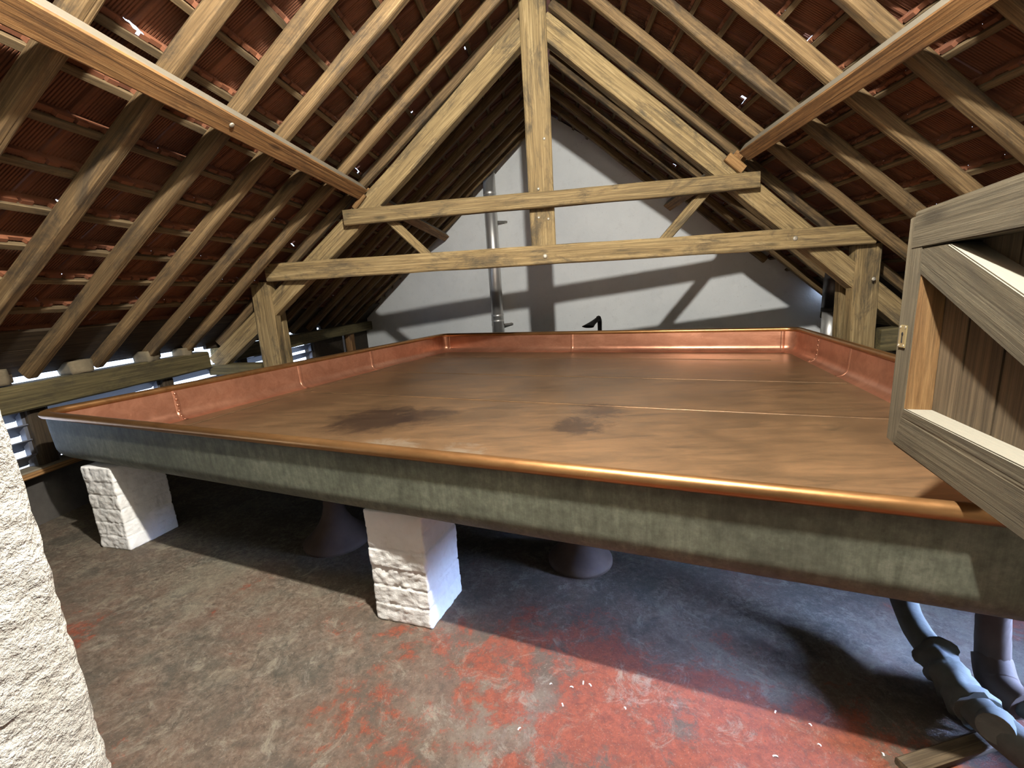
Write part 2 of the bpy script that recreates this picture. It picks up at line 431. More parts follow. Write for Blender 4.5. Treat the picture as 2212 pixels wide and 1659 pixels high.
def tube(name, pts, rad, mat, parent=None, n=14, lump=0.0, sub=6):
    pts = [V(p) for p in pts]
    rads = rad if isinstance(rad, (list, tuple)) else [rad] * len(pts)
    P, Rr = [], []
    for i in range(len(pts) - 1):       # Catmull-Rom
        a, b, c, d = pts[max(i - 1, 0)], pts[i], pts[i + 1], pts[min(i + 2, len(pts) - 1)]
        for s in range(sub):
            t = s / sub
            P.append(0.5 * ((2 * b) + (c - a) * t + (2 * a - 5 * b + 4 * c - d) * t * t + (3 * b - a - 3 * c + d) * t ** 3))
            Rr.append(rads[i] * (1 - t) + rads[i + 1] * t)
    P.append(pts[-1]); Rr.append(rads[-1])
    vs_, fs = [], []
    up = V((0.12, 0.2, 1))
    for i, p in enumerate(P):
        d = (P[min(i + 1, len(P) - 1)] - P[max(i - 1, 0)]).normalized()
        u = up - d * up.dot(d); u.normalize(); w = d.cross(u)
        for j in range(n):
            a = 2 * math.pi * j / n
            q = u * math.cos(a) + w * math.sin(a)
            r = Rr[i] * (1 + (lump * noise.noise(V((i * 0.45, math.cos(a) * 1.4, math.sin(a) * 1.4))) if lump else 0))
            vs_.append(p + q * r)
    for i in range(len(P) - 1):
        for j in range(n):
            k = (j + 1) % n; fs.append((i * n + j, i * n + k, (i + 1) * n + k, (i + 1) * n + j))
    fs.append(tuple(range(n - 1, -1, -1))); fs.append(tuple((len(P) - 1) * n + j for j in range(n)))
    me = mesh(name, vs_, fs)
    for p in me.polygons: p.use_smooth = len(p.vertices) == 4
    return link(name, me, mat, parent)

# ------------------------------------------------------------------ setting: floor, walls
def grid_floor():
    x0, x1, y0, y1, st = -4.6, 4.8, -2.2, 10.2, 0.2
    nx, ny = int((x1 - x0) / st), int((y1 - y0) / st)
    vs_ = [(x0 + i * st, y0 + j * st, 0) for j in range(ny + 1) for i in range(nx + 1)]
    fs = [(j * (nx + 1) + i, j * (nx + 1) + i + 1, (j + 1) * (nx + 1) + i + 1, (j + 1) * (nx + 1) + i) for j in range(ny) for i in range(nx)]
    return tag(link('floor', mesh('floor', vs_, fs), 'floor'), kind='structure')
grid_floor()

XL, XRW = -3.98, 4.22           # louvred side walls
gp = [(XL - 0.3, 0), (XRW + 0.3, 0), (XRW + 0.3, 1.15), (XR, ZR + 0.13), (XL - 0.3, 1.0)]
tag(prism('wall_back', gp, gable_y, lambda x: gable_y(x) + 0.3, 'gable'), kind='structure')
# partition with the doorway the photograph is taken through
def stucco_pier():
    """left reveal of the doorway: rough thrown render on the visible face and corner"""
    bm = bmesh.new(); st = 0.018
    ys = [0.55 - i * st for i in range(int(0.75 / st) + 1)]; zs = [j * st for j in range(int(3.28 / st) + 1)]
    x0 = -0.766
    def rough(y, z):
        return (noise.fractal(V((3.1, y * 22, z * 22)), 0.9, 2.0, 4) * 0.006 + noise.noise(V((9, y * 60, z * 60))) * 0.003)
    g = [[bm.verts.new((x0 + rough(y, z) - (0.012 if i == 0 else 0.0), y + (rough(z, 5.0) if i == 0 else 0), z)) for i, y in enumerate(ys)] for z in zs]
    back = [[bm.verts.new((x0 - 0.02 * (c + 1) + rough(c, z) * 0.5, 0.55 + rough(z, c * 3.0) * 1.2 + 0.004, z)) for c in range(6)] for z in zs]
    for j in range(len(zs) - 1):
        for i in range(len(ys) - 1):
            bm.faces.new((g[j][i], g[j][i + 1], g[j + 1][i + 1], g[j + 1][i]))
        bm.faces.new((g[j][0], g[j + 1][0], back[j + 1][0], back[j][0]))
        for c in range(5): bm.faces.new((back[j][c], back[j + 1][c], back[j + 1][c + 1], back[j][c + 1]))
    return bm_mesh('wall_front', bm, True)
wf = thing('wall_front', None, None, (0, 0, 0), kind='structure')
link('reveal_render', stucco_pier(), 'stucco', wf)
box('masonry', (XL - 0.3, -0.2, 0), (-0.79, 0.53, 3.3), 'stucco', wf)
box('masonry', (1.02, -0.2, 0), (XRW + 0.3, 0.42, 3.3), 'stucco', wf)
box('lintel', (-0.79, -0.2, 2.55), (1.02, 0.42, 4.4), 'stucco', wf)
# lobby behind the camera, closed against daylight
wl = thing('wall_lobby', None, None, (0, 0, 0), kind='structure')
box('masonry', (-1.6, -2.2, 0), (1.8, -2.0, 2.6), 'plastergrey', wl)
box('masonry', (-1.6, -2.2, 0), (-1.4, -0.2, 2.6), 'plastergrey', wl)
box('masonry', (1.6, -2.2, 0), (1.8, -0.2, 2.6), 'plastergrey', wl)
box('masonry', (-1.6, -2.2, 2.6), (1.8, -0.2, 2.75), 'plastergrey', wl)

def side_wall(side):
    nm = 'wall_left' if side < 0 else 'wall_right'
    xi = XL if side < 0 else XRW; xo = xi + side * 0.22
    ye = gable_y(xi) + 0.05
    w = thing(nm, None, None, (0, 0, 0), kind='structure')
    lo = 0.40 if side < 0 else 0.38
    y0 = 0.4 if side < 0 else 2.2          # on the right an assumed, unseen outer doorway is left open from 0.6 to 2.2
    box('masonry', (min(xi, xo), y0, 0), (max(xi, xo), ye, lo), 'plastergrey', w)
    if side < 0:
        box('boarding', (xi - 0.12, 7.15, lo), (xi - 0.04, 8.42, 0.97), 'darkwood', w)
        box('boarding', (xi - 0.12, 8.50, lo), (xi - 0.04, 9.75, 1.10), 'darkwood', w)
    return w
side_wall(-1); side_wall(1)

def louvre_bay(num, side, y0, y1, zlo, zhi):
    """an open bay of slanted slats between two posts"""
    xi = XL if side < 0 else XRW
    w = thing('window_%d' % num, None, None, (xi, (y0 + y1) / 2, zlo), kind='structure')
    n = int(round((zhi - zlo) / 0.105))
    for i in range(n):
        z = zlo + 0.05 + i * (zhi - zlo) / n
        a = V((xi + side * 0.02, y0, z)); b = V((xi + side * 0.02, y1, z))
        beam('slat', a, b, 0.150, 0.010, 'louvre', up=V((side * 0.62, 0, 0.78)), parent=w, jit=0.0008, ch=0.002, seg=0.6)
    beam('window_frame', (xi + side * 0.0, y0 + 0.015, zlo), (xi, y0 + 0.015, zhi), 0.03, 0.05, 'louvre', up=(1, 0, 0), parent=w, jit=0.001, ch=0.002)
    beam('window_frame', (xi + side * 0.0, y1 - 0.015, zlo), (xi, y1 - 0.015, zhi), 0.03, 0.05, 'louvre', up=(1, 0, 0), parent=w, jit=0.001, ch=0.002)
    portal((xi + side * 0.14, (y0 + y1) / 2, (zlo + zhi) / 2), (0, (y0 + y1) / 2, (zlo + zhi) / 2), y1 - y0, zhi - zlo)
LB = [(1.0, 1.9), (2.0, 2.93), (3.06, 4.12), (4.26, 5.30), (5.44, 7.13)]
for i, (a, b) in enumerate(LB): louvre_bay(i + 1, -1, a, b, 0.46, 0.93)
RB = [(2.30, 2.6), (2.72, 3.7), (3.82, 4.8)]
for i, (a, b) in enumerate(RB): louvre_bay(i + 6, 1, a, b, 0.44, 0.93)
# sills and posts of the side walls
wt = thing('trim_1', None, None, (XL, 0, 0), kind='structure')
beam('sill', (XL + 0.03, 1.0, 0.43), (XL + 0.03, 7.2, 0.43), 0.16, 0.06, 'purlin', parent=wt)
for y in (1.95, 2.99, 4.19, 5.37, 7.2):
    beam('post', (XL, y, 0.40), (XL, y, 0.93), 0.13, 0.13, 'darkwood', up=(0, 1, 0), parent=wt)
beam('post', (XL + 0.02, 8.62, 0.0), (XL + 0.02, 8.62, 0.95), 0.14, 0.14, 'purlin', up=(0, 1, 0), parent=wt)
wt2 = thing('trim_2', None, None, (XRW, 0, 0), kind='structure')
beam('sill', (XRW - 0.03, 2.2, 0.41), (XRW - 0.03, 6.1, 0.41), 0.16, 0.06, 'purlin', parent=wt2)
for y in (2.25, 2.66, 3.76, 4.86, 6.1):
    beam('post', (XRW, y, 0.38), (XRW, y, 0.93), 0.13, 0.13, 'darkwood', up=(0, 1, 0), parent=wt2)
box('boarding', (XRW, 5.0, 0.38), (XRW + 0.08, 7.1, 1.12), 'darkwood', wt2)

# ------------------------------------------------------------------ tiled roof slopes
RD, BD = 0.10, 0.032            # rafter depth, batten depth
SB_L = [2.57 + 0.278 * j for j in range(-9, 9)]
SB_R = [2.215 + 0.284 * j for j in range(-7, 10)]
def tile_slope(side, sb, holes):
    tw = 0.25; y0, y1 = -2.2, 10.0
    nt = int((y1 - y0) / tw)
    prof = []                    # (fraction across the tile, extra distance from the room)
    prof += [(0.0, 0.016), (0.035, 0.016), (0.045, 0.004), (0.075, -0.004), (0.12, -0.005), (0.16, 0.001), (0.18, 0.003)]
    ng = 11
    for i in range(ng):
        a = 0.20 + 0.76 * i / ng
        prof += [(a, 0.0), (a + 0.038, 0.0), (a + 0.045, 0.009), (a + 0.062, 0.009)]
    prof += [(0.965, 0.0), (0.972, 0.016), (1.0, 0.016)]
    pf = np.array(prof); m = len(pf)
    d, nrm = (DIRL, NL) if side < 0 else (DIRR, NR)
    rows = [0.03] + [s for s in sb]
    vs_, fs = [], []
    base = RD + BD
    for ri, s0 in enumerate(rows):
        s1 = rows[ri + 1] if ri + 1 < len(rows) else s0 + 0.24
        # stations down the tile: head edge just up-slope of its batten, then the body riding up over the next head
        sta = [(s0 - 0.050, 0.012, 0.0), (s0 - 0.045, -0.014, 0.0), (s0 - 0.022, -0.014, 0.0), (s0 - 0.021, 0.010, 0.3)]
        for f in (0.1, 0.35, 0.6, 0.8, 1.0):
            sta.append((s0 + (s1 - 0.046 - s0) * f, 0.010 + 0.034 * f, 1.0))
        sta.append((s1 - 0.045, 0.010, 0.0))
        for ti in range(nt):
            yb = y0 + ti * tw; b0 = len(vs_)
            jx = 0.004 * noise.noise(V((ti * 3.3, ri * 5.1, side)))
            for (s, off, g) in sta:
                for (f, e) in prof:
                    ee = e if g >= 1 else (e * g if g else (0.02 if (f < 0.04 or f > 0.968 or 0.30 < f < 0.62) and off < 0 else 0.0))
                    p = V((XR, yb + f * tw, ZR)) + d * s + nrm * (base + off + ee + jx)
                    vs_.append((p.x, p.y, p.z))
            ns = len(sta)
            for a in range(ns - 1):
                for c in range(m - 1):
                    q = b0 + a * m + c
                    cx = (V(vs_[q]) + V(vs_[q + m + 1])) / 2
                    if any((cx - h).length < r for h, r in holes): continue
                    fs.append((q, q + 1, q + m + 1, q + m))
    me = mesh('ceiling', vs_, fs)
    return me
def hole(side, x, y, r=0.03):
    s = abs(x - XR) / CS
    return (slope_pt(side, s, y, RD + BD + 0.02), r)
SCL = 1.07
HL = [hole(-1, a * SCL, b * SCL, r) for a, b, r in [(-1.711, 2.149, .036), (-2.509, 2.37, .026), (-1.106, 4.586, .026), (-2.501, 4.625, .024), (-0.526, 4.558, .03), (-1.704, 4.589, .03)]]
HR = [hole(1, a * SCL, b * SCL, r) for a, b, r in [(1.684, 3.398, .035), (0.871, 4.286, .035), (0.84, 6.182, .03), (1.668, 4.34, .035), (2.677, 2.931, .04), (1.667, 6.393, .03)]]
tag(link('ceiling_left', tile_slope(-1, SB_L, HL), 'tile'), kind='structure')
rc = []
for yy in (-2.2, 10.0):
    rc += [(XR - 0.34, yy, ZR - 0.02 + 0.13), (XR - 0.10, yy, ZR + 0.27), (XR, yy, ZR + 0.32), (XR + 0.10, yy, ZR + 0.27), (XR + 0.34, yy, ZR - 0.02 + 0.13)]
tag(link('ceiling_ridge', mesh('ceiling_ridge', rc, [(a, a + 1, a + 6, a + 5) for a in range(4)]), 'tile'), kind='structure')
tag(link('ceiling_right', tile_slope(1, SB_R, HR), 'tile'), kind='structure')

ORD = ['first', 'second', 'third', 'fourth', 'fifth', 'sixth', 'seventh', 'eighth', 'ninth', 'tenth', 'eleventh', 'twelfth', 'thirteenth', 'fourteenth', 'fifteenth', 'sixteenth', 'seventeenth', 'eighteenth']
# battens: thin, running the length of the loft
def battens(side, sb, purlin_s):
    nm = 'left' if side < 0 else 'right'
    up_ = [s for s in sb if s < purlin_s]; dn = [s for s in sb if s >= purlin_s]
    for s in sb:
        p0 = slope_pt(side, s, -1.9, RD + BD / 2); x = p0.x
        p1 = slope_pt(side, s, min(gable_y(x) + 0.02, 9.7), RD + BD / 2)
        if (side < 0 and p0.x < -3.50) or (side > 0 and p0.x > 3.72): continue
        o = beam('tile_batten', p0, p1, 0.036 + 0.008 * random.random(), BD, 'batten', up=NL if side < 0 else NR, jit=0.003, ch=0.002, seg=0.25)
        if s < purlin_s:
            k = len(up_) - 1 - up_.index(s); lab = '%s thin batten up from the purlin on the %s roof slope' % (ORD[k], nm)
        else:
            k = dn.index(s); lab = '%s thin batten down from the purlin on the %s roof slope' % (ORD[k], nm)
        tag(o, lab, 'roof batten', 'tile battens on the %s slope' % nm)
PS_L, PS_R = (XR + 1.88) / CS, (2.02 - XR) / CS
battens(-1, SB_L, PS_L); battens(1, SB_R, PS_R)

# rafters
def rafters(side, ys, s_end):
    nm = 'left' if side < 0 else 'right'
    near = sorted([y for y in ys if y < 4.8], reverse=True); far = sorted([y for y in ys if y >= 4.8])
    for y in ys:
        s0 = 0.04
        p0 = slope_pt(side, s0, y, RD / 2)
        while gable_y(p0.x) < y + 0.06 and s0 < s_end - 0.3:
            s0 += 0.1; p0 = slope_pt(side, s0, y, RD / 2)
        s1 = s_end
        p1 = slope_pt(side, s1, y, RD / 2)
        while gable_y(p1.x) < y + 0.06 and s1 > s0 + 0.3:
            s1 -= 0.1; p1 = slope_pt(side, s1, y, RD / 2)
        if s1 - s0 < 0.5: continue
        o = beam('rafter', p0, p1, 0.072 + 0.012 * random.random(), RD, 'rafter', up=NL if side < 0 else NR, jit=0.007, rounded=True, seg=0.14)
        if y in near: lab = 'wooden rafter on the %s slope, %s in front of the truss' % (nm, ORD[near.index(y)])
        else: lab = 'dark rafter on the %s slope, %s behind the truss face' % (nm, ORD[far.index(y)])
        tag(o, lab, 'rafter', 'common rafters on the %s slope' % nm)
YL = [0.98, 1.48, 1.98, 2.47, 2.98, 3.49, 4.0, 4.48, 4.98, 5.5, 6.0, 6.5, 7.0, 7.45, 7.85, 8.22, 8.75]
YR_ = [1.45, 2.0, 2.52, 3.05, 3.58, 4.12, 4.69, 5.23, 5.75, 6.25, 6.75, 7.2, 7.65]
rafters(-1, YL, 5.16); rafters(1, YR_, 5.25)
# ridge board
tag(beam('ridge_board', (XR, -1.9, ZR + 0.03), (XR, gable_y(XR), ZR + 0.03), 0.03, 0.2, 'rafter'), 'ridge board along the peak of the roof above the king post', 'ridge board')

# purlins square to the slope
PH, PDp = 0.135, 0.10
def purlin(side, contact, y0, y1, label):
    d, n = (DIRL, NL) if side < 0 else (DIRR, NR)
    c = V((contact[0], 0, contact[1])) - n * (PDp / 2) + d * (PH / 2)
    return tag(beam('purlin', (c.x, y0, c.z), (c.x, y1, c.z), PH, PDp, 'purlin', up=n, jit=0.003, seg=0.2, ch=0.008), label, 'purlin', 'roof purlins')
p1 = purlin(-1, (-1.88, 2.77), -1.9, 4.84, 'long orange-brown purlin across the left slope with one round nail head')
q = V((-1.88, 2.83, 2.77)) - NL * PDp + DIRL * 0.062
zz = -NL; xx = V((0, 1, 0)); yy = zz.cross(xx)
lathe('nail_head', [(0.016, -0.002), (0.016, 0.004), (0.010, 0.006), (0.004, 0.0065)], 'bolt', p1,
      Matrix(((xx.x, yy.x, zz.x, q.x), (xx.y, yy.y, zz.y, q.y), (xx.z, yy.z, zz.z, q.z), (0, 0, 0, 1))), n=14)
purlin(1, (2.02, 2.844), -1.9, 4.86, 'long orange-brown purlin across the right slope ending on the truss collar')
purlin(-1, (-1.88, 2.77), 5.03, gable_y(-1.9) - 0.04, 'short left purlin behind the truss running into the white gable')
purlin(1, (2.02, 2.844), 5.05, gable_y(2.05) - 0.04, 'short right purlin behind the truss running into the white gable')

# wall plates, eave boards, stop blocks
def plate(name, p0, p1, w, h, label, **kw):
    return tag(beam(name, p0, p1, w, h, 'plate', jit=0.008, ch=0.014, **kw), label, 'wall plate', 'wall plates')
plate('wall_plate', (-3.935, 0.6, 1.018), (-3.935, 4.72, 1.0), 0.17, 0.2, 'mossy wall plate above the near left corner of the copper pan')
plate('wall_plate', (-3.935, 4.95, 1.015), (-3.935, 9.6, 1.03), 0.17, 0.18, 'dark wall plate at the far left eave behind the truss')
plate('wall_plate', (4.17, 0.6, 1.0), (4.17, 6.95, 1.0), 0.17, 0.2, 'wall plate along the right eave behind the right post')
def eave(side, y0, y1, label):
    d, n = (DIRL, NL) if side < 0 else (DIRR, NR)
    xa, xb = (-3.53, -3.945) if side < 0 else (3.75, 4.25)
    sa, sbb = abs(xa - XR) / CS, abs(xb - XR) / CS
    sm = (sa + sbb) / 2
    return tag(beam('eave_board', slope_pt(side, sm, y0, RD + 0.012), slope_pt(side, sm, y1, RD + 0.012), sbb - sa, 0.024, 'darkwood', up=n, jit=0.003), label, 'eave board', 'eave boards')
ebl = eave(-1, 0.6, 9.7, 'wide dark board under the lowest tiles of the left eave')
for ya, yb in [(0.6, 2.66), (2.80, 2.93), (3.42, 3.47), (4.05, 4.22), (4.52, 4.66), (4.84, 6.10), (6.30, 6.55), (6.70, 7.40), (7.52, 9.75)]:
    beam('infill', (-3.985, ya, 1.165), (-3.985, yb, 1.165), 0.04, 0.11, 'darkwood', parent=ebl, jit=0.004)
ebr = eave(1, 0.6, 6.9, 'wide dark board under the lowest tiles of the right eave')
beam('infill', (4.22, 0.6, 1.15), (4.22, 5.2, 1.15), 0.04, 0.14, 'darkwood', parent=ebr, jit=0.004)
beam('infill', (4.22, 5.3, 1.15), (4.22, 7.0, 1.15), 0.04, 0.14, 'darkwood', parent=ebr, jit=0.004)
def block(loc, sz, rot, label):
    bm = bmesh.new(); bmesh.ops.create_cube(bm, size=1.0)
    bmesh.ops.subdivide_edges(bm, edges=bm.edges[:], cuts=4, use_grid_fill=True)
    for v in bm.verts:
        q = v.co.copy(); q = q * (1 - 0.12 * (q.length - 0.5))
        q += noise.noise_vector(q * 2.5 + V(loc) * 5) * 0.06
        v.co = V((q.x * sz[0], q.y * sz[1], q.z * sz[2]))
    o = link('stone_block', bm_mesh('stone_block', bm, True), 'stone', None, Matrix.Translation(V(loc)) @ Matrix.Rotation(rot, 4, 'Z'))
    tag(o, label, 'stone block', 'blocks wedged along the left eave')
block((-3.93, 2.74, 1.17), (0.15, 0.19, 0.12), 0.1, 'rough block on the left wall plate at the frame edge')
block((-3.93, 3.35, 1.16), (0.15, 0.17, 0.11), -0.1, 'rough block on the left wall plate between the long bright gaps')
block((-3.93, 4.02, 1.15), (0.15, 0.17, 0.11), 0.2, 'rounded pale block on the left wall plate before the shorter bright gap')
block((-3.93, 4.45, 1.13), (0.14, 0.12, 0.09), 0.0, 'small block on the left wall plate nearest the truss foot')

# ------------------------------------------------------------------ truss
tr = thing('roof_truss', 'king post roof truss of old squared timbers spanning the loft across the copper pan', 'roof truss', (0, 4.9, 0))
YF = 4.77
beam('king_post', (0.012, 4.95, 1.86), (-0.006, 4.95, ZR - 0.02), 0.15, 0.262, 'truss', up=(1, 0, 0), parent=tr, jit=0.005)
beam('tie_beam', (-3.05, YF + 0.05, 1.922), (3.265, YF + 0.05, 1.906), 0.10, 0.192, 'truss', parent=tr, jit=0.006)
beam('collar_beam', (-2.09, YF + 0.05, 2.432), (2.14, YF + 0.05, 2.491), 0.10, 0.152, 'truss', parent=tr, jit=0.006)
beam('principal_rafter', (-0.10, 4.95, 4.07), (-3.93, 4.95, 0.93), 0.14, 0.195, 'truss', up=NL, parent=tr, jit=0.008, bow=(0, -0.055))
beam('principal_rafter', (0.08, 4.95, 4.095), (3.80, 4.95, 0.99), 0.14, 0.205, 'truss', up=NR, parent=tr, jit=0.008)
beam('strut', (-1.80, 4.92, 2.575), (-1.18, 4.92, 1.93), 0.06, 0.09, 'truss', up=(1, 0, 1), parent=tr)
beam('strut', (1.83, 4.92, 2.60), (1.20, 4.92, 1.92), 0.06, 0.095, 'truss', up=(-1, 0, 1), parent=tr)
beam('post', (-3.225, 4.93, 0.0), (-3.20, 4.93, 1.83), 0.15, 0.235, 'truss', up=(1, 0, 0), parent=tr, jit=0.009, ch=0.02)
beam('post', (3.335, 4.93, 0.0), (3.28, 4.93, 1.815), 0.15, 0.25, 'truss', up=(1, 0, 0), parent=tr, jit=0.009, ch=0.02)
beam('post', (-3.30, 5.24, 0.0), (-3.27, 5.24, 1.72), 0.13, 0.15, 'truss', up=(1, 0, 0), parent=tr, jit=0.009, ch=0.02)
beam('post', (3.39, 5.24, 0.0), (3.32, 5.24, 1.68), 0.13, 0.2, 'truss', up=(1, 0, 0), parent=tr, jit=0.009, ch=0.02)
beam('sole_piece', (-4.0, 4.93, 0.86), (-3.34, 4.93, 0.85), 0.15, 0.12, 'plate', parent=tr, jit=0.01)
beam('sole_piece', (3.47, 4.93, 0.83), (4.2, 4.93, 0.85), 0.15, 0.24, 'plate', parent=tr, jit=0.008)
beam('cleat', (1.845, 4.845, 2.735), (2.005, 4.845, 2.600), 0.05, 0.085, 'newboard', up=NR, parent=tr, jit=0.004)
beam('cleat', (-1.86, 4.85, 2.66), (-1.99, 4.85, 2.53), 0.04, 0.05, 'newboard', up=NL, parent=tr, jit=0.004)
def bolt(x, z, y, r=0.022):
    lathe('bolt', [(r, 0), (r, 0.006), (r * 0.6, 0.012), (r * 0.25, 0.014)], 'bolt', tr, Matrix.Translation((x, y, z)) @ Matrix.Rotation(math.pi / 2, 4, 'X'), n=12)
for x, z in [(0.02, 1.90), (2.50, 1.91)]: bolt(x, z, YF - 0.001, 0.024)
for x, z in [(-0.03, 2.30), (0.07, 2.28), (-0.02, 2.58), (0.06, 3.05)]: bolt(x, z, 4.873, 0.015)
bolt(3.30, 1.47, 4.803, 0.02)

# ------------------------------------------------------------------ copper cooling pan
KP = 0.945                      # pan scale about the eye point
ZT, ZF, ZB = [CAM_H - (CAM_H - z) * KP for z in (0.90, 0.60, 0.535)]
FLc, BLc, BRc, FRc = [V(p) * KP for p in ((-3.73, 2.81), (-1.83, 7.70), (3.19, 5.84), (2.05, 0.86))]
QUAD = [FLc, FRc, BRc, BLc]     # counter-clockwise
def inset_ring(d, rad, nseg=7):
    n = 4; lines = []
    for i in range(n):
        a, b = QUAD[i], QUAD[(i + 1) % n]
        t = (b - a).normalized(); nn = V((-t.y, t.x))
        lines.append((a + nn * d, t))
    pts = []
    for i in range(n):
        (p, t), (q, u) = lines[i - 1], lines[i]
        den = t.x * u.y - t.y * u.x
        k = ((q.x - p.x) * u.y - (q.y - p.y) * u.x) / den
        c = p + t * k
        a, b = c - t * rad, c + u * rad
        for s in range(nseg + 1):
            w = s / nseg
            pts.append((a * (1 - w) ** 2 + c * 2 * w * (1 - w) + b * w * w))
    # extra stations along each straight edge
    out = []
    m = nseg + 1
    for i in range(n):
        out += pts[i * m:(i + 1) * m]
        a = pts[(i + 1) * m - 1]; b = pts[((i + 1) % n) * m]
        for s in range(1, 16): out.append(a + (b - a) * (s / 16))
    return out
def sweep(name, prof, mat, parent, cap=None, closed=False):
    vs_, fs = [], []
    rings = [inset_ring(d, max(0.012, rr)) for d, z, rr in prof]
    m = len(rings[0])
    for ring, (d, z, rr) in zip(rings, prof):
        vs_ += [(p.x, p.y, z) for p in ring]
    k = len(prof)
    for i in range(k if closed else k - 1):
        i2 = (i + 1) % k
        for j in range(m):
            jj = (j + 1) % m
            fs.append((i * m + j, i * m + jj, i2 * m + jj, i2 * m + j))
    if cap is not None:
        bm = bmesh.new(); bv = [bm.verts.new(v) for v in vs_]
        for f in fs: bm.faces.new([bv[i] for i in f])
        ring = bv[cap * m:(cap + 1) * m]
        f = bm.faces.new(ring); bmesh.ops.triangulate(bm, faces=[f])
        return link(name, bm_mesh(name, bm, True), mat, parent)
    return link(name, mesh(name, vs_, fs, True), mat, parent)
pan = thing('cooling_pan', 'huge shallow open copper cooling pan with rolled rim standing on white brick piers', 'cooling pan', (-0.1, 4.2, 0.535))
def arc(cx, cz, r, a0, a1, n, rr):
    return [(cx + r * math.cos(math.radians(a0 + (a1 - a0) * i / n)), cz + r * math.sin(math.radians(a0 + (a1 - a0) * i / n)), rr) for i in range(n + 1)]
CR = 0.13
inner = [(0.028, ZT - 0.01, CR)] + [(0.034, ZF + 0.20, CR), (0.040, ZF + 0.10, CR)] + arc(0.125, ZF + 0.085, 0.085, 180, 270, 7, CR)
wall_i = sweep('side_wall', inner, 'copper_wall', pan)
flo = sweep('pan_floor', [(0.125, ZF, CR), (0.14, ZF - 0.0005, CR)], 'copper_floor', pan, cap=1)
outer = [(0.015, ZT - 0.02, CR), (0.017, ZB + 0.22, CR), (0.022, ZB + 0.105, CR)] + arc(0.122, ZB + 0.10, 0.10, 180, 270, 8, CR) + [(0.4, ZB, CR)]
tag(sweep('outer_skin', outer, 'patina', pan, cap=len(outer) - 1), 'outer face of the pan with green-black patina')
rim = sweep('rolled_rim', [(0.018 + 0.027 * math.cos(a), ZT - 0.012 + 0.027 * math.sin(a), CR) for a in [2 * math.pi * i / 14 for i in range(14)]], 'copper_rim', pan, closed=True)
tag(rim, 'polished rolled copper rim')
def quad_line(i, t, d):
    a, b = QUAD[i], QUAD[(i + 1) % 4]
    tt = (b - a).normalized(); nn = V((-tt.y, tt.x))
    return a + (b - a) * t + nn * d, tt, nn
def rivet(bm, p, n, r):
    res = bmesh.ops.create_icosphere(bm, subdivisions=1, radius=r)
    for v in res['verts']:
        d = v.co.dot(n); v.co = p + v.co - n * d * 0.45
def strip_rivets(name, path, normals, width, parent, mat, riv=0.045, side=0.02, rr=0.009):
    """lapped seam: a thin raised strap along a path with rivets beside its edge"""
    bm = bmesh.new(); rows = []
    for i, (p, n) in enumerate(zip(path, normals)):
        d = (path[min(i + 1, len(path) - 1)] - path[max(i - 1, 0)]).normalized()
        w = d.cross(n).normalized() * width / 2
        rows.append([bm.verts.new(p - w + n * 0.0005), bm.verts.new(p - w * 0.9 + n * 0.004), bm.verts.new(p + w * 0.9 + n * 0.004), bm.verts.new(p + w + n * 0.0005)])
    for a, b in zip(rows[:-1], rows[1:]):
        for j in range(3): bm.faces.new((a[j], a[j + 1], b[j + 1], b[j]))
    acc = 0.0
    if riv:
        for i in range(len(path) - 1):
            seg = path[i + 1] - path[i]; L = seg.length; d = seg.normalized()
            w = d.cross(normals[i]).normalized()
            while acc < L:
                rivet(bm, path[i] + d * acc + normals[i] * 0.005 + w * side, normals[i], rr); acc += riv
            acc -= L
    return link(name, bm_mesh(name, bm, True), mat, parent)
Z3 = V((0, 0, 1))
def wall_seam(i, t, riv):
    path, nor = [], []
    for d, z, _ in inner[::1]:
        p, tt, nn = quad_line(i, t, d); path.append(V((p.x, p.y, z)))
    for k in range(len(path)):
        dd = (path[min(k + 1, len(path) - 1)] - path[max(k - 1, 0)]).normalized()
        p, tt, nn = quad_line(i, t, 0); t3 = V((tt.x, tt.y, 0))
        n = t3.cross(dd).normalized()
        if n.dot(V((nn.x, nn.y, 0.6))) < 0: n = -n
        nor.append(n)
    strip_rivets('riveted_seam', path, nor, 0.045, pan, 'copper_wall', riv=0.05 if riv else 0, side=0.0, rr=0.015)
def tof(i, x, y):
    a, b = QUAD[i], QUAD[(i + 1) % 4]; d = b - a
    return (V((x, y)) * KP - a).dot(d) / d.length_squared
for (i, x, y, r) in [(3, -3.40, 3.65, True), (3, -2.93, 4.88, False), (3, -2.50, 5.98, False), (1, 3.0, 5.05, True), (1, 2.83, 4.25, False), (2, -1.7, 7.66, False), (2, 0.4, 6.87, False), (2, 3.02, 5.9, False)]:
    wall_seam(i, tof(i, x, y), r)
def floor_seam(a, b, w, riv=0.0, mat='copper_floor'):
    a, b = V((a[0] * KP, a[1] * KP, ZF)), V((b[0] * KP, b[1] * KP, ZF)); n = 24
    path = [a + (b - a) * (i / n) + V((0, 0, 0.0005)) for i in range(n + 1)]
    strip_rivets('sheet_seam', path, [Z3] * (n + 1), w, pan, mat, riv=riv, side=0.03, rr=0.008)
floor_seam((-2.02, 7.02), (2.6, 5.30), 0.03)
floor_seam((-2.25, 5.75), (2.60, 3.98), 0.035)
floor_seam((-2.63, 4.60), (2.27, 2.90), 0.035)
floor_seam((-3.35, 2.90), (1.95, 1.10), 0.05, riv=0.06)
floor_seam((-3.18, 3.15), (-2.05, 6.95), 0.03)

